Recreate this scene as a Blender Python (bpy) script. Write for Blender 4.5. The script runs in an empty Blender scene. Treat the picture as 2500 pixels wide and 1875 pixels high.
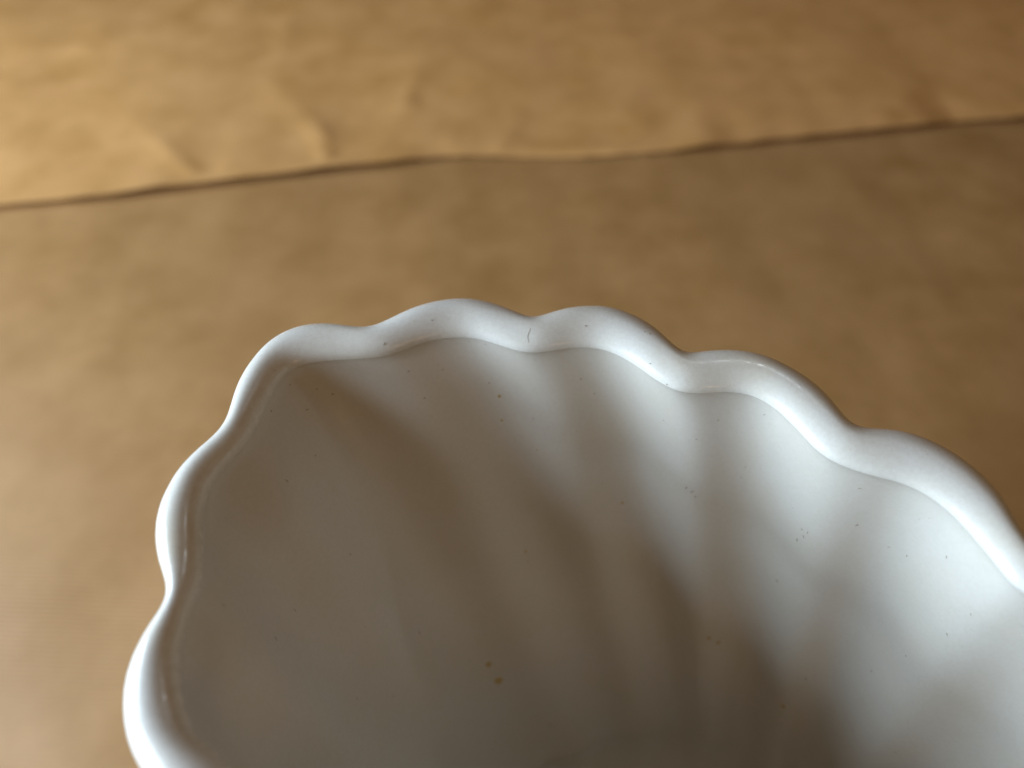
import bpy, bmesh, math, random
import numpy as np
from mathutils import Vector, noise
from mathutils.bvhtree import BVHTree

# ------------------------------------------------------------------ camera, world, light, exposure
H_RIM = 0.160                 # height of the vase rim above the table (m)
H_CAM = 0.120                 # height of the lens above the rim (m)
PITCH = 52.0                  # degrees below the horizon
FOCAL = 26.0
scene = bpy.context.scene
cam_d = bpy.data.cameras.new('camera')
cam = bpy.data.objects.new('camera', cam_d)
scene.collection.objects.link(cam)
CAM = Vector((0.0, 0.0, H_RIM + H_CAM))
cam.location = CAM
cam.rotation_euler = (math.radians(90 - PITCH), 0, 0)
cam_d.lens = FOCAL
cam_d.sensor_width = 36.0
cam_d.clip_start = 0.005
cam_d.clip_end = 100
cam_d.dof.use_dof = True
cam_d.dof.focus_distance = 0.156
cam_d.dof.aperture_fstop = 7.0
scene.camera = cam

world = bpy.data.worlds.new('World')
scene.world = world
world.use_nodes = True
bg = world.node_tree.nodes['Background']
bg.inputs['Color'].default_value = (1.0, 0.50, 0.11, 1)      # dim warm room
bg.inputs['Strength'].default_value = 0.105

def window_or_lamp(loc, target, sx, sy, power, color=(0.71, 0.87, 1.0)):
    l = bpy.data.lights.new('window_or_added_light', 'AREA')
    l.shape = 'RECTANGLE'; l.size = sx; l.size_y = sy
    l.energy = power; l.color = color
    o = bpy.data.objects.new('window_or_added_light', l)
    scene.collection.objects.link(o)
    o.location = loc
    d = Vector(target) - Vector(loc)
    o.rotation_euler = d.to_track_quat('-Z', 'Y').to_euler()
    return o
WT = (0.0, 0.08, H_RIM)
window_or_lamp((-0.86, -0.22, H_RIM + 0.15), WT, 0.29, 0.24, 6.6)
window_or_lamp((-0.86, -0.22, H_RIM + 0.44), WT, 0.29, 0.24, 3.0)
window_or_lamp((-0.86, 0.17, H_RIM + 0.15), WT, 0.29, 0.24, 6.6)
window_or_lamp((-0.86, 0.17, H_RIM + 0.44), WT, 0.29, 0.24, 3.0)

window_or_lamp((0.60, -0.95, H_RIM + 0.36), WT, 0.24, 0.18, 0.8, (1.0, 0.66, 0.36))     # lit room behind the photographer
window_or_lamp((0.40, 0.75, H_RIM + 0.85), WT, 0.06, 0.04, 0.42, (0.85, 0.95, 1.0))      # small unseen lamp, added to glint along the rim crest
scene.view_settings.view_transform = 'Standard'
scene.view_settings.look = 'None'
scene.view_settings.exposure = 0.0
scene.view_settings.gamma = 1.0
scene.render.engine = 'CYCLES'
scene.cycles.max_bounces = 10
scene.cycles.diffuse_bounces = 8
scene.cycles.use_denoising = True

# ------------------------------------------------------------------ helpers
random.seed(7)
rng = np.random.default_rng(7)
FPX = 2500 * FOCAL / 36.0
CT, ST = math.cos(math.radians(PITCH)), math.sin(math.radians(PITCH))

def ray(px, py):
    x = (px - 1250) / FPX; y = -(py - 937.5) / FPX
    return Vector((x, CT + y * ST, -ST + y * CT)).normalized()

def on_plane(px, py, z):
    r = ray(px, py)
    t = (z - CAM.z) / r.z
    return CAM + r * t

def link(name, verts, faces, mat, parent=None, smooth=True):
    me = bpy.data.meshes.new(name)
    me.from_pydata([tuple(v) for v in verts], [], [tuple(int(i) for i in f) for f in faces])
    me.update()
    if smooth:
        me.polygons.foreach_set('use_smooth', [True] * len(me.polygons))
    o = bpy.data.objects.new(name, me)
    scene.collection.objects.link(o)
    if mat: me.materials.append(mat)
    if parent: o.parent = parent
    return o

def new_mat(name):
    m = bpy.data.materials.new(name); m.use_nodes = True
    nt = m.node_tree
    return m, nt, nt.nodes['Principled BSDF']

def node(nt, typ, **kw):
    n = nt.nodes.new(typ)
    for k, v in kw.items():
        if k in n.inputs: n.inputs[k].default_value = v
        else: setattr(n, k, v)
    return n

def ramp(nt, fac, stops):
    r = nt.nodes.new('ShaderNodeValToRGB')
    el = r.color_ramp.elements
    while len(el) < len(stops): el.new(0.5)
    for e, (p, c) in zip(el, stops):
        e.position = p; e.color = c if len(c) == 4 else (*c, 1)
    nt.links.new(fac, r.inputs['Fac'])
    return r.outputs['Color']

def mix(nt, fac, a, b, blend='MIX'):
    n = nt.nodes.new('ShaderNodeMix'); n.data_type = 'RGBA'; n.blend_type = blend
    for s, v in ((n.inputs[0], fac), (n.inputs[6], a), (n.inputs[7], b)):
        if hasattr(v, 'is_output'): nt.links.new(v, s)
        else: s.default_value = v
    return n.outputs[2]

def tex_noise(nt, vec, scale, detail=3.0, rough=0.5):
    n = nt.nodes.new('ShaderNodeTexNoise')
    n.inputs['Scale'].default_value = scale; n.inputs['Detail'].default_value = detail
    n.inputs['Roughness'].default_value = rough
    nt.links.new(vec, n.inputs['Vector'])
    return n.outputs['Fac']

# ------------------------------------------------------------------ materials
def glaze_material(name, base, warm, rough0, rough1, bump, stain=0.3):
    m, nt, p = new_mat(name)
    geo = nt.nodes.new('ShaderNodeNewGeometry')
    pos = geo.outputs['Position']
    n1 = tex_noise(nt, pos, 45, 4, 0.6)
    col = mix(nt, ramp(nt, n1, [(0.40, (0, 0, 0)), (0.75, (1, 1, 1))]), (*base, 1), (*warm, 1))
    # creamy patches where the glaze has worn thin, and a fine mottle
    n5 = tex_noise(nt, pos, 22, 5, 0.65)
    col = mix(nt, ramp(nt, n5, [(0.50, (0, 0, 0)), (0.66, (stain, stain, stain))]), col, (0.72, 0.66, 0.53, 1))
    n6 = tex_noise(nt, pos, 1100, 3, 0.7)
    col = mix(nt, ramp(nt, n6, [(0.30, (0.22, 0.22, 0.22)), (0.62, (0, 0, 0))]), col, (0.55, 0.50, 0.43, 1))
    # tiny pinholes in the glaze
    vo = nt.nodes.new('ShaderNodeTexVoronoi'); vo.inputs['Scale'].default_value = 260
    nt.links.new(pos, vo.inputs['Vector'])
    dot = ramp(nt, vo.outputs['Distance'], [(0.0, (1, 1, 1)), (0.075, (1, 1, 1)), (0.13, (0, 0, 0))])
    pick = nt.nodes.new('ShaderNodeSeparateColor'); nt.links.new(vo.outputs['Color'], pick.inputs[0])
    sel = ramp(nt, pick.outputs[0], [(0.0, (0, 0, 0)), (0.985, (0, 0, 0)), (0.99, (0.8, 0.8, 0.8))])
    k = mix(nt, 1.0, dot, sel, 'MULTIPLY')
    col = mix(nt, k, col, (0.25, 0.2, 0.14, 1))
    nt.links.new(col, p.inputs['Base Color'])
    n2 = tex_noise(nt, pos, 420, 3, 0.6)
    mr = nt.nodes.new('ShaderNodeMapRange')
    mr.inputs['From Min'].default_value = 0.35; mr.inputs['From Max'].default_value = 0.7
    mr.inputs['To Min'].default_value = rough0; mr.inputs['To Max'].default_value = rough1
    nt.links.new(n2, mr.inputs['Value']); nt.links.new(mr.outputs[0], p.inputs['Roughness'])
    n3 = tex_noise(nt, pos, 900, 2, 0.5)
    b = nt.nodes.new('ShaderNodeBump'); b.inputs['Strength'].default_value = bump
    b.inputs['Distance'].default_value = 0.0002
    nt.links.new(n3, b.inputs['Height']); nt.links.new(b.outputs[0], p.inputs['Normal'])
    return m
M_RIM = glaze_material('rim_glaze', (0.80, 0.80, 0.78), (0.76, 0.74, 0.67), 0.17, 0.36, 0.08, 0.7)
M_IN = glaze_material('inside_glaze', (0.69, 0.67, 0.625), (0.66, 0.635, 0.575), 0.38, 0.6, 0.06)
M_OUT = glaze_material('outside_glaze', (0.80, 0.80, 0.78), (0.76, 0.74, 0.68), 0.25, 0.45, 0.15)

def flat_mat(name, c, rough=0.6):
    m, nt, p = new_mat(name)
    geo = nt.nodes.new('ShaderNodeNewGeometry')
    n = tex_noise(nt, geo.outputs['Position'], 900, 2)
    nt.links.new(mix(nt, n, (*[x * 0.75 for x in c], 1), (*[x * 1.25 for x in c], 1)), p.inputs['Base Color'])
    p.inputs['Roughness'].default_value = rough
    return m
M_RUST = flat_mat('rust_stain', (0.56, 0.42, 0.17))
M_SPECK = flat_mat('dark_speck', (0.40, 0.34, 0.26))
M_CRACK = flat_mat('crack_line', (0.48, 0.45, 0.39))

def kraft_material(name, tone):
    m, nt, p = new_mat(name)
    geo = nt.nodes.new('ShaderNodeNewGeometry')
    pos = geo.outputs['Position']
    mp = nt.nodes.new('ShaderNodeMapping')
    nt.links.new(pos, mp.inputs['Vector'])
    mp.inputs['Rotation'].default_value = (0, 0, math.radians(2.0))
    wv = nt.nodes.new('ShaderNodeTexWave'); wv.wave_type = 'BANDS'; wv.bands_direction = 'Y'
    wv.inputs['Scale'].default_value = 175; wv.inputs['Distortion'].default_value = 2.2
    wv.inputs['Detail'].default_value = 2; wv.inputs['Detail Scale'].default_value = 0.4
    nt.links.new(mp.outputs[0], wv.inputs['Vector'])
    st = nt.nodes.new('ShaderNodeMapping'); st.inputs['Scale'].default_value = (60, 900, 60)
    nt.links.new(pos, st.inputs['Vector'])
    fib = tex_noise(nt, st.outputs[0], 1.0, 4, 0.6)
    blot = tex_noise(nt, pos, 30, 5, 0.6)
    big = tex_noise(nt, pos, 9, 2, 0.5)
    base = mix(nt, ramp(nt, blot, [(0.30, (0, 0, 0)), (0.70, (1, 1, 1))]),
               (0.38 * tone, 0.187 * tone, 0.046 * tone, 1), (0.56 * tone, 0.308 * tone, 0.118 * tone, 1))
    base = mix(nt, ramp(nt, big, [(0.35, (0, 0, 0)), (0.7, (0.5, 0.5, 0.5))]), base, (0.51 * tone, 0.28 * tone, 0.108 * tone, 1))
    base = mix(nt, ramp(nt, fib, [(0.3, (0.12, 0.12, 0.12)), (0.7, (0, 0, 0))]), base, (0.33 * tone, 0.2 * tone, 0.09 * tone, 1))
    base = mix(nt, ramp(nt, wv.outputs['Fac'], [(0.0, (0.36, 0.36, 0.36)), (1.0, (0, 0, 0))]), base, (0.34 * tone, 0.2 * tone, 0.09 * tone, 1))
    nt.links.new(base, p.inputs['Base Color'])
    p.inputs['Roughness'].default_value = 0.55; p.inputs['Specular IOR Level'].default_value = 0.6
    b = nt.nodes.new('ShaderNodeBump'); b.inputs['Strength'].default_value = 0.6
    b.inputs['Distance'].default_value = 0.00015
    nt.links.new(wv.outputs['Fac'], b.inputs['Height'])
    nt.links.new(b.outputs[0], p.inputs['Normal'])
    return m
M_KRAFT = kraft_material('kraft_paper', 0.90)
M_KRAFT_PALE_LIT = kraft_material('pale_lit_kraft_paper', 1.42)  # paler upper sheet; tone also holds the light its tilted surface catches

# ------------------------------------------------------------------ table and paper
m_tab, nt, p = new_mat('table_wood')
g = nt.nodes.new('ShaderNodeNewGeometry')
mpw = nt.nodes.new('ShaderNodeMapping'); mpw.inputs['Scale'].default_value = (3, 40, 3)
nt.links.new(g.outputs['Position'], mpw.inputs['Vector'])
nt.links.new(ramp(nt, tex_noise(nt, mpw.outputs[0], 1, 5), [(0.3, (0.10, 0.05, 0.025)), (0.7, (0.2, 0.11, 0.055))]), p.inputs['Base Color'])
p.inputs['Roughness'].default_value = 0.4
bm = bmesh.new(); bmesh.ops.create_cube(bm, size=1.0)
bmesh.ops.scale(bm, vec=(2.4, 2.2, 0.04), verts=bm.verts)
bmesh.ops.translate(bm, vec=(0, 0.4, -0.026), verts=bm.verts)
bmesh.ops.bevel(bm, geom=list(bm.edges), offset=0.006, segments=2, affect='EDGES')
me = bpy.data.meshes.new('table_top'); bm.to_mesh(me); bm.free(); me.materials.append(m_tab)
tab = bpy.data.objects.new('table_top', me); scene.collection.objects.link(tab); tab['kind'] = 'structure'

def cockle(x, y, seed, amp):
    """gentle waves of a paper that has been folded and flattened again"""
    a = noise.noise(Vector((x * 15, y * 13, seed))) * 1.5
    a += noise.noise(Vector((x * 32 + 3, y * 24, seed + 5))) * 0.55
    a += noise.noise(Vector((x * 70, y * 62 + 9, seed + 9))) * 0.07
    return a * amp

# seam: the near edge of the upper sheet, traced where it lies
SEAM_PX = [(-200, 521), (0, 501), (180, 483), (270, 471), (400, 456), (580, 435), (780, 411), (950, 394), (1080, 384), (1150, 383), (1230, 385),
           (1300, 388), (1420, 388), (1500, 383), (1635, 368), (1747, 353), (1917, 338), (2081, 322), (2258, 304), (2334, 299), (2463, 287), (2700, 267)]
LIFT_PX = [(-200, 1.8), (0, 2.2), (180, 2.6), (270, 3.0), (320, 2.7), (400, 3.0), (620, 3.0), (800, 2.7), (950, 2.6), (1040, 2.0), (1080, 0.8), (1110, 1.4),
           (1180, 0.5), (1300, 0.1), (1500, 0.1), (1600, 1.0), (1690, 2.6), (1800, 3.0), (1900, 1.7), (1950, 2.7), (2150, 2.5), (2258, 2.3),
           (2334, 0.4), (2390, 0.8), (2430, 2.2), (2700, 2.5)]
def lift_at(px): return float(np.interp(px, [a for a, b in LIFT_PX], [b for a, b in LIFT_PX])) * 0.0018
seam = []
for px, py in SEAM_PX:
    q = on_plane(px, py, 0.0017 + lift_at(px)); seam.append((q.x, q.y, lift_at(px)))
seam = np.array(seam)
s0, s1 = seam[0], seam[-1]
def seam_y(x):
    if x < s0[0]: return s0[1] + (x - s0[0]) * (seam[4][1] - s0[1]) / (seam[4][0] - s0[0])
    if x > s1[0]: return s1[1] + (x - s1[0]) * (s1[1] - seam[-5][1]) / (s1[0] - seam[-5][0])
    return float(np.interp(x, seam[:, 0], seam[:, 1]))
def seam_lift(x): return float(np.interp(x, seam[:, 0], seam[:, 2]))

def grid(name, xs, rows, fn, mat):
    V, F = [], []
    for j in range(rows):
        for x in xs: V.append(fn(x, j / (rows - 1)))
    n = len(xs)
    for j in range(rows - 1):
        for i in range(n - 1):
            F.append((j * n + i, j * n + i + 1, (j + 1) * n + i + 1, (j + 1) * n + i))
    o = link(name, V, F, mat)
    so = o.modifiers.new('thickness', 'SOLIDIFY'); so.thickness = 0.00025; so.offset = 1.0
    return o
XS = np.linspace(-0.95, 0.95, 420)
def f_lower(x, t):
    y0, y1 = -0.5, 0.0
    yt = seam_y(x) + 0.06
    y = y0 + (yt - y0) * t
    flat = max(0.0, min(1.0, (math.hypot((x - 0.0737) * 0.69 - (y + 0.0226) * 0.72, 2 * ((x - 0.0737) * 0.72 + (y + 0.0226) * 0.69)) - 0.13) / 0.05))
    return (x, y, 0.0006 + (cockle(x, y, 2.0, 0.0009) + 0.0006) * flat * (1 if t < .9 else (1 - t) * 10 * 1))
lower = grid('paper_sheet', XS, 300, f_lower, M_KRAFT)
lower['label'] = 'brown kraft paper sheet lying under the white vase, lower side of the seam'
lower['category'] = 'paper sheet'
lower['group'] = 'kraft paper sheets covering the table'

# creases fanning out from the seam on the upper sheet: pixel start, pixel end, height (mm), width (m)
CREASE_PX = [((801, 400), (775, 300), 1.3, 0.006), ((790, 340), (655, 190), 1.0, 0.013), ((476, 432), (395, 360), 1.2, 0.008), ((420, 380), (300, 270), 0.8, 0.014),
             ((990, 260), (1040, 110), 1.2, 0.014), ((560, 420), (600, 330), 0.5, 0.010), ((1510, 380), (1330, 386), 1.2, 0.010), ((1500, 376), (1160, 384), 0.9, 0.014),
             ((1500, 372), (1700, 260), 0.8, 0.016), ((1700, 260), (2060, 190), 0.7, 0.02), ((1215, 385), (1260, 300), 1.0, 0.009), ((700, 60), (670, 190), 0.7, 0.012),
             ((930, 380), (985, 270), 0.6, 0.010), ((2150, 300), (2330, 120), 0.6, 0.018), ((200, 120), (420, 60), 0.6, 0.014), ((1085, 386), (1120, 320), 0.6, 0.008)]
CR = []
for a, b, hgt, w in CREASE_PX:
    A = on_plane(*a, 0.002); B = on_plane(*b, 0.002)
    CR.append((A.x, A.y, B.x, B.y, hgt * 0.0016, w * 1.15))
def crease_h(x, y):
    z = 0.0
    for ax, ay, bx, by, hh, w in CR:
        dx, dy = bx - ax, by - ay; L2 = dx * dx + dy * dy
        u = ((x - ax) * dx + (y - ay) * dy) / L2
        uc = max(0.0, min(1.0, u))
        d = math.hypot(x - ax - uc * dx, y - ay - uc * dy)
        ww = w * (0.45 + 0.9 * uc)
        if d < ww * 3: z += hh * math.exp(-abs(d / ww) ** 1.1) * (1 - 0.55 * uc)
    return z
def f_upper(x, t):
    ys = seam_y(x)
    d = 0.85 * t ** 1.5
    y = ys + d
    L = seam_lift(x) * (1 + 0.25 * noise.noise(Vector((x * 45, 7.7, 1))))
    curl = L * math.exp(-(d / 0.034))
    jag = noise.noise(Vector((x * 90, 0, 4))) * 0.0004 * math.exp(-d / 0.01)
    return (x, y + jag, 0.0012 + curl + max(0, cockle(x, y, 6.0, 0.0010) * min(1, d / 0.02 + .15) + 0.0009) + crease_h(x, y) * (0.25 + 0.75 * min(1, d / 0.01)))
upper = grid('paper_sheet', XS, 300, f_upper, M_KRAFT_PALE_LIT)
upper['label'] = 'creased kraft paper sheet behind the vase, its lifted edge overlapping the nearer sheet'
upper['category'] = 'paper sheet'
upper['group'] = 'kraft paper sheets covering the table'

# ------------------------------------------------------------------ vase outline (plan), in units of H_CAM on the rim plane
OUT_PX = [(333,1875),(319.5,1837),(309,1803),(302.6,1767),(300,1733),(300,1699),(304,1663),(313,1629),(325,1595),(341,1563),(361,1527),
 (384,1498),(400,1471),(406.5,1453),(410,1439),(409,1428),(400,1405),(387,1371),(380.5,1335),(378,1297),(384,1256),(395,1218),(413,1184),
 (431.6,1151),(459,1119),(490,1090),(522,1064),(542,1043),(556,1020),(564,992),(572,961),(585,927),(603,895),(626,864),(651,838),(680,817),
 (714,801.5),(748,792),(784,789),(818,789.5),(848,795),(872,799),(897,799),(925,791),(958,776),(997,758),(1042,741),(1087,731),(1128,728),
 (1166,731),(1203,739),(1239,751),(1273,767),(1293,774),(1303,774.5),(1322,770),(1358,758),(1397,748),(1438,745),(1476,746),(1510,754),
 (1544,767),(1578,785),(1607,805),(1634,831),(1652,851),(1668,860),(1691,861),(1725,855),(1763,853),(1808,854),(1847,860),(1887,873.5),
 (1926,893),(1962,914),(1996,939),(2027,969),(2050,999),(2068,1026),(2091,1040),(2120,1045),(2150,1046),(2192,1048.6),(2237,1060),
 (2282,1079),(2328,1104),(2373,1135.6),(2411,1169.5),(2447,1208),(2475,1249),(2500,1291.6)]
IN_PX = [(490,1875),(483,1834),(472,1789),(461,1753),(449.5,1710),(443,1669),(437,1624),(440.5,1586),(452,1545),(468,1499),(481,1466),
 (494,1432),(499,1399),(498,1353),(494,1308),(495,1258),(503,1218),(520,1177),(540,1151),(569.5,1119),(599,1090),(619,1060),(637,1022),
 (653,988),(667,956),(682.5,927),(701,906),(728,893),(762,886),(806,881),(850,878),(895,877),(952,868),(997,852),(1042,836),(1087,826),
 (1133,823),(1166,826),(1200,837),(1246,853),(1280,860.5),(1306,861.6),(1352,856),(1386,849),(1426,846),(1465,849),(1503,863),(1541.6,884),
 (1578,912.5),(1612,936),(1645.6,953),(1679.5,959.5),(1713,960),(1746,957),(1786,955),(1831,961.6),(1865,977),(1899,1000),(1928,1028),
 (1960,1062),(1989,1096),(2023,1121),(2057,1137),(2100,1152),(2136,1163),(2192,1176),(2237,1193),(2271,1214),(2305,1237),(2339,1269),
 (2373,1305),(2407,1348),(2441,1386),(2470,1408.5),(2500,1431)]
CUSP_PX = [(400,1990),(410,1437),(545,1040),(885,800),(1297,775),(1680,861),(2085,1038),(2530,1335)]
CEN = np.array([0.2673, 0.1716]); SA, SB = 0.926, 0.5813
UA = np.array([0.69371, -0.72025]); UB = np.array([0.72025, 0.69371])   # long axis, short axis
def plan(pts):
    out = []
    for px, py in pts:
        q = on_plane(px, py, H_RIM); out.append((q.x / H_CAM, q.y / H_CAM))
    return np.array(out)
def to_polar(q):
    r = np.asarray(q) - CEN
    a = r @ UA / SA; b = r @ UB / SB
    return np.arctan2(b, a), np.hypot(a, b)
def from_polar(phi, rho):
    return CEN + np.outer(rho * np.cos(phi) * SA, UA) + np.outer(rho * np.sin(phi) * SB, UB)

# the whole oval: the traced end is half an ellipse, the far end lies beyond the frame
EXT = 0.50                                   # straight length added along the long axis
def oval(t):
    t = np.asarray(t, float)
    k = np.clip((np.cos(t) - 0.16) / 0.7, 0, 1); k = k * k * (3 - 2 * k)
    return CEN + np.outer(np.cos(t) * SA + k * 2 * EXT, UA) + np.outer(np.sin(t) * SB, UB)
MID = CEN + EXT * UA                         # middle of the vase
cph, _ = to_polar(plan(CUSP_PX))
cph = np.unwrap(cph[::-1])
tt = np.linspace(0, 2 * math.pi, 20001)
bq = oval(tt)
arc = np.concatenate([[0], np.cumsum(np.linalg.norm(np.diff(bq, axis=0), axis=1))]); PERI = arc[-1]
bphi = np.unwrap(np.arctan2((bq - CEN) @ UB / SB, (bq - CEN) @ UA / SA)); brho = to_polar(bq)[1]
def arc_of(phi):
    n = np.floor((phi - bphi[0]) / (2 * math.pi))
    return np.interp(phi - n * 2 * math.pi, bphi, arc) + n * PERI
ca = arc_of(cph)
n_hid = int(round((ca[0] + PERI - ca[-1]) / np.diff(ca).mean()))
CUA = np.concatenate([ca, np.linspace(ca[-1], ca[0] + PERI, n_hid + 1)[1:-1]])
NLOBE = len(CUA); NPH = NLOBE * 44
AR = ca[0] + np.arange(NPH) * PERI / NPH
PH = np.interp(np.concatenate([AR[AR < PERI], AR[AR >= PERI] - PERI]), arc, bphi)
PH = np.unwrap(PH)
BASE = np.interp((PH - bphi[0]) % (2 * math.pi) + bphi[0], bphi, brho)
CU = np.concatenate([CUA, [CUA[0] + PERI]])
lob = np.clip(np.searchsorted(CU, AR, side='right') - 1, 0, NLOBE - 1)
U = (AR - CU[lob]) / (CU[lob + 1] - CU[lob])
gen_out = BASE - 0.015 + 0.085 * np.abs(np.sin(np.pi * U)) ** 0.85
gen_in = BASE - 0.155 + 0.055 * (0.5 - 0.5 * np.cos(2 * np.pi * U))

def traced(px, gen):
    ph, rh = to_polar(plan(px))
    ph = np.unwrap(ph[::-1]); rh = rh[::-1]
    keep = np.concatenate([[True], np.diff(ph) > 1e-4]); ph, rh = ph[keep], rh[keep]
    o_ = np.argsort(ph); ph, rh = ph[o_], rh[o_]
    P3 = ph[0] - 0.4 + (PH - ph[0] + 0.4) % (2 * math.pi)
    v = np.interp(P3, ph, rh)
    w = np.clip(np.minimum((P3 - ph[0]) / 0.05, (ph[-1] - P3) / 0.05), 0, 1)
    # carry the end offsets into the hidden side so that no step appears
    return v * w + gen * (1 - w), w
RO, wO = traced(OUT_PX, gen_out)
RI, wI = traced(IN_PX, gen_in)
def smooth(v, sig):
    k = np.arange(-12, 13); g_ = np.exp(-0.5 * (k / sig) ** 2); g_ /= g_.sum()
    return sum(g_[i] * np.roll(v, k[i]) for i in range(len(k)))
RO = smooth(RO, 1.6); RI = smooth(RI, 2.4)

def pts_at(rho, z):          # metres, z relative to the rim crest
    q = from_polar(PH, rho) * H_CAM
    return np.column_stack([q[:, 0], q[:, 1], np.full(len(PH), H_RIM) + z])
def seen_rho(rho, z):        # where a ring of the vase is seen on the crest plane
    q = from_polar(PH, rho) / (1 - np.broadcast_to(z, rho.shape)[:, None] / H_CAM)
    r = q - CEN
    return np.hypot(r @ UA / SA, r @ UB / SB)

# rim section: fraction of width from the outer edge (0) to the inner crease (1), height in mm
RIMW = 1.0
SEC = [(0.26, -9.0), (0.17, -7.8), (0.08, -6.4), (0.015, -5.1), (0.0, -4.1), (0.03, -3.0), (0.09, -2.0), (0.17, -1.2), (0.26, -0.6), (0.36, -0.18),
       (0.46, 0.0), (0.56, -0.03), (0.65, -0.19), (0.74, -0.50), (0.82, -0.90), (0.89, -1.4), (0.94, -1.9), (0.975, -2.45), (0.993, -3.0), (1.0, -3.6)]
sf = np.array([a for a, b in SEC]); sz = np.array([b for a, b in SEC]) * 0.001
# resample smoothly (Catmull-Rom)
def cr(v, n):
    v = np.concatenate([[2 * v[0] - v[1]], v, [2 * v[-1] - v[-2]]]); out = []
    for i in range(1, len(v) - 2):
        for k in range(n):
            t = k / n
            out.append(0.5 * (2 * v[i] + (v[i + 1] - v[i - 1]) * t + (2 * v[i - 1] - 5 * v[i] + 4 * v[i + 1] - v[i + 2]) * t * t + (3 * v[i] - v[i - 1] - 3 * v[i + 1] + v[i + 2]) * t ** 3))
    out.append(v[-2]); return np.array(out)
sf, sz = cr(sf, 2), cr(sz, 2)
ZC = sz[-1]
# true inner crease: seen at RI on the crest plane but lying ZC lower
q = from_polar(PH, RI) * (1 - ZC / H_CAM); r = q - CEN
ri_phi = np.unwrap(np.arctan2(r @ UB / SB, r @ UA / SA)); ri_rho = np.hypot(r @ UA / SA, r @ UB / SB)
ri_phi += 2 * math.pi * round((PH[0] - ri_phi[0]) / (2 * math.pi))
RIN = np.interp(PH, np.concatenate([ri_phi - 2 * math.pi, ri_phi, ri_phi + 2 * math.pi]), np.tile(ri_rho, 3))
# true outer extreme such that the silhouette is seen at RO
ROUT = RO.copy()
for it in range(12):
    best = np.zeros(NPH)
    for f_, z_ in zip(sf, sz):
        rr = ROUT + (RIN - ROUT) * f_
        qq = from_polar(PH, rr) / (1 - z_ / H_CAM); r = qq - CEN
        sp = np.unwrap(np.arctan2(r @ UB / SB, r @ UA / SA)); sp += 2 * math.pi * round((PH[0] - sp[0]) / (2 * math.pi))
        sr = np.hypot(r @ UA / SA, r @ UB / SB)
        best = np.maximum(best, np.interp(PH, np.concatenate([sp - 2 * math.pi, sp, sp + 2 * math.pi]), np.tile(sr, 3)))
    ROUT += (RO - best) * 0.8
ROUT = smooth(ROUT, 1.2)

rings_rim = []
wav = np.array([noise.noise(Vector((math.cos(a) * 6, math.sin(a) * 6, 1.3))) for a in PH]) * 0.0004
for f_, z_ in zip(sf, sz):
    rings_rim.append(pts_at(ROUT + (RIN - ROUT) * f_, z_ + wav))

def loft(name, rings, mat, parent, flip=False, cap=None):
    n = NPH; V = np.concatenate(rings); F = []
    for j in range(len(rings) - 1):
        for i in range(n):
            a, b = j * n + i, j * n + (i + 1) % n
            f = (a, b, b + n, a + n)
            F.append(f[::-1] if flip else f)
    V = [tuple(v) for v in V]
    if cap is not None:
        V.append(cap); c = len(V) - 1; j = len(rings) - 1
        for i in range(n):
            f = (j * n + i, j * n + (i + 1) % n, c)
            F.append(f[::-1] if flip else f)
    return link(name, V, F, mat, parent)

vase = bpy.data.objects.new('fluted_vase', None); scene.collection.objects.link(vase)
vase['label'] = 'white glazed oval vase with scalloped rim and fluted sides standing on brown paper'
vase['category'] = 'vase'

rim = loft('rim', rings_rim, M_RIM, vase)
# inner wall: every ring is drawn in towards the middle, more along the long axis than across it
def polar_xy(rho): return from_polar(PH, rho)
def draw_in(xy, sa, sb):
    r = xy - MID
    return MID + np.outer(r @ UA * sa, UA) + np.outer(r @ UB * sb, UB)
def ring(xy, z):
    z = np.broadcast_to(z, (NPH,))
    return np.column_stack([xy[:, 0] * H_CAM, xy[:, 1] * H_CAM, H_RIM + z])
DEPTH = 0.148
S_LONG, S_SHORT = 0.50, 0.74
FL = smooth(ROUT - BASE, 8); FL = FL - FL.mean()          # flutes
base_in = BASE + (RIN - BASE).mean()
zs = [0.0, 0.0004, 0.001, 0.0018, 0.0028, 0.004, 0.0055, 0.0075] + list(np.linspace(0.009, 0.05, 50)) + list(np.linspace(0.052, DEPTH - 0.020, 40))
def inner_xy(z):
    d = z / DEPTH
    k = 1 - math.exp(-z / 0.002)
    k2 = 1 - math.exp(-(z / 0.010) ** 1.3)
    rho = RIN * (1 - k2) + (base_in + FL * FLUTE) * k2 + 0.017 * k
    rho = rho + 0.0016 * noise.noise(Vector((z * 420, 3.1, 0))) * math.exp(-z / 0.035) * k2     # throwing rings
    e = d ** 1.1
    return draw_in(polar_xy(rho), 1 - (1 - S_LONG) * e, 1 - (1 - S_SHORT) * e)
FLUTE = 1.1
ring_in = [ring(inner_xy(z), ZC - z + wav) for z in zs]
last = inner_xy(zs[-1])
for k in range(1, 15):
    t = k / 14 * math.pi / 2
    s = 1 - 0.34 * (1 - math.cos(t))
    ring_in.append(ring(draw_in(last, 1 - 0.18 * (1 - math.cos(t)), s), ZC - zs[-1] - 0.020 * math.sin(t)))
for s in (0.4, 0.2): ring_in.append(ring(draw_in(last, s * 1.2, s), ZC - DEPTH))
c0 = MID * H_CAM
inner = loft('inner_wall', ring_in, M_IN, vase, cap=(c0[0], c0[1], H_RIM + ZC - DEPTH))
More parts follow.
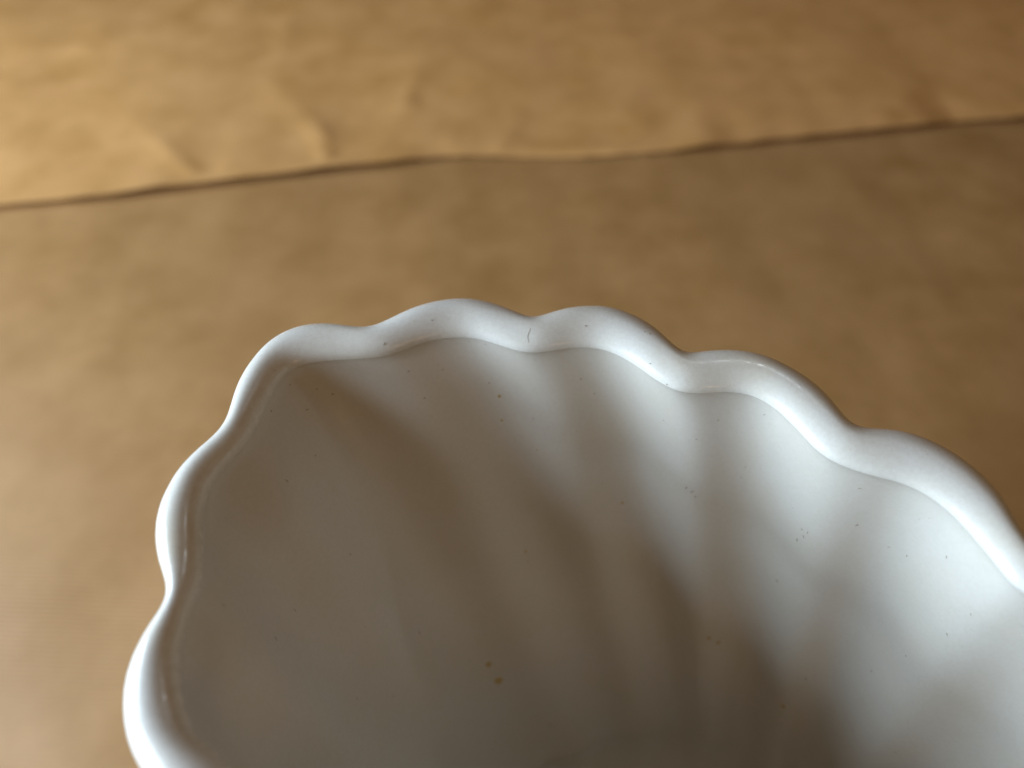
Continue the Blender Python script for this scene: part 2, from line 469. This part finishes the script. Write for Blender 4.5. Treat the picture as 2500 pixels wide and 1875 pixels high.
# outer wall
ring_out = []
top_xy = polar_xy(ROUT + (RIN - ROUT) * sf[0])
HB = H_RIM + sz[0] - 0.012
for z in np.linspace(0, HB, 50):
    d = z / HB; e = d ** 1.1
    ring_out.append(ring(draw_in(top_xy, 1 - 0.46 * e, 1 - 0.20 * e), sz[0] - z + wav * (1 - d)))
foot = draw_in(polar_xy(base_in + FL * 0.4 + 0.15), 0.54, 0.79)
for s, z in ((0.965, 0.0105), (0.96, 0.009), (0.985, 0.0065), (1.01, 0.004), (1.012, 0.0025), (1.0, 0.0012), (0.96, 0.0009), (0.5, 0.0009)):
    ring_out.append(ring(draw_in(foot, s, s), z - H_RIM))
outer = loft('outer_wall', ring_out, M_OUT, vase, flip=True, cap=(c0[0], c0[1], 0.0009))

# ------------------------------------------------------------------ stains, specks and a hairline crack on the glaze
def bvh(o):
    me = o.data
    return BVHTree.FromPolygons([v.co for v in me.vertices], [tuple(p_.vertices) for p_ in me.polygons])
T_IN, T_RIM = bvh(inner), bvh(rim)
def hit(px, py):
    r_ = ray(px, py); best = None
    for t in (T_IN, T_RIM):
        h = t.ray_cast(CAM, r_)
        if h[0] is not None and (best is None or h[3] < best[3]): best = h
    if best is None: return None
    n = best[1]
    if n.dot(r_) > 0: n = -n
    return best[0], n
def blob(V, F, c, n, rx, ry, ang, seg=9, jit=0.25):
    t = n.orthogonal().normalized(); b = n.cross(t)
    t, b = t * math.cos(ang) + b * math.sin(ang), b * math.cos(ang) - t * math.sin(ang)
    i0 = len(V); V.append(c + n * 0.00018)
    for k in range(seg):
        a = 2 * math.pi * k / seg; j = 1 + random.uniform(-jit, jit)
        V.append(c + t * (rx * j * math.cos(a)) + b * (ry * j * math.sin(a)) + n * 0.00006)
    for k in range(seg): F.append((i0, i0 + 1 + k, i0 + 1 + (k + 1) % seg))
MM = 0.0001
for px, py, r_ in [(1219,967,5.0),(1225,1026,3.0),(1519,1227,4.2),(1284,1346,3.6),(1731,1557,5),(1754,1568,5),(1193,1622,9),(1217,1662,10),(1912,1725,5),(1311,1098,2.5)]:
    h = hit(px, py)
    if not h: continue
    d = (h[0] - CAM).length / FPX * r_
    V, F = [], []
    blob(V, F, h[0], h[1], d, d * random.uniform(0.8, 1.1) , random.random() * 3, 11, 0.22)
    link('rust_spot', V, F, M_RUST, inner)
SP = [(1036,972,5,2.6),(997,907,4,1.6),(1081,902,4,1.6),(1418,925,3.2,2.2),(1450,961,3.5,1.8),(1628,938,2.4,2),(1620,1026,4,1.5),(1676,1190,7,2.6),
 (1690,1200,7,2.2),(1698,1212,4,2),(1866,1012,5,1.3),(1752,1026,3,1.3),(2098,1192,5,1.8),(2091,1282,7,1.8),(1958,1292,2.5,2.2),(1962,1310,6,1.6),(1946,1318,7,2),
 (1972,1300,5,1.4),(700,1174,8,1.6),(673,1560,9,1.8),(545,1478,10,1.4),(720,1490,8,1.2),(1024,1545,5,3),(708,939,3,2.4),(773,950,3,2.2),(812,962,4,2.6),(662,1003,4,3),
 (750,1000,5,2.2),(770,1112,3,2.4),(1054,782,2.6,2.6),(938,840,7,2),(2312,1548,4,1.4),(2313,1549,3,1.2),(2370,1499,4,1.3),(2214,1357,4,1.5),(2311,1360,5,1.4),(1587,888,2.4,1.6),
 (1586,815,3.4,3),(1574,810,2.4,2),(1429,796,2.6,2),(1302,1021,2,2),(1194,935,2.6,2),(1700,1072,5,1.2),(2170,1335,6,1.1),(1185,840,2,1.6),(1820,1140,3,1.6),(1810,1165,3,1.4),(1290,1370,3,3),
 (2127,1638,3,3),(2212,1601,4,2),(855,1353,4,3),(890,1530,3,2),(960,1700,3,2),(1470,1180,3,2)]
V, F = [], []
for px, py, a, b in SP:
    h = hit(px, py)
    if not h: continue
    s = (h[0] - CAM).length / FPX
    blob(V, F, h[0], h[1], a * s * 0.75, b * s * 0.7, random.uniform(-0.6, 0.6), 7, 0.3)
for k in range(25):           # finer pepper of the worn glaze
    h = hit(random.uniform(450, 2480), random.uniform(730, 1860))
    if not h: continue
    s = (h[0] - CAM).length / FPX
    blob(V, F, h[0], h[1], random.uniform(0.8, 2.2) * s, random.uniform(0.6, 1.1) * s, random.random() * 3, 5, 0.3)
sp = link('glaze_speck', V, F, M_SPECK, inner); sp['kind'] = 'stuff'
V, F = [], []
path = [(1294, 800), (1294, 806), (1291, 812), (1289, 818), (1288, 824), (1290, 831), (1290, 838)]
prev = None
for i, (px, py) in enumerate(path):
    h = hit(px, py)
    if not h: continue
    w = 0.7 * (h[0] - CAM).length / FPX * (1 if 0 < i < len(path) - 1 else 0.3)
    V += [h[0] + Vector((-w, 0, 0)) + h[1] * 0.00006, h[0] + Vector((w, 0, 0)) + h[1] * 0.00006]
    if len(V) > 2: k = len(V); F.append((k - 4, k - 3, k - 1, k - 2))
link('hairline_crack', V, F, M_CRACK, rim)
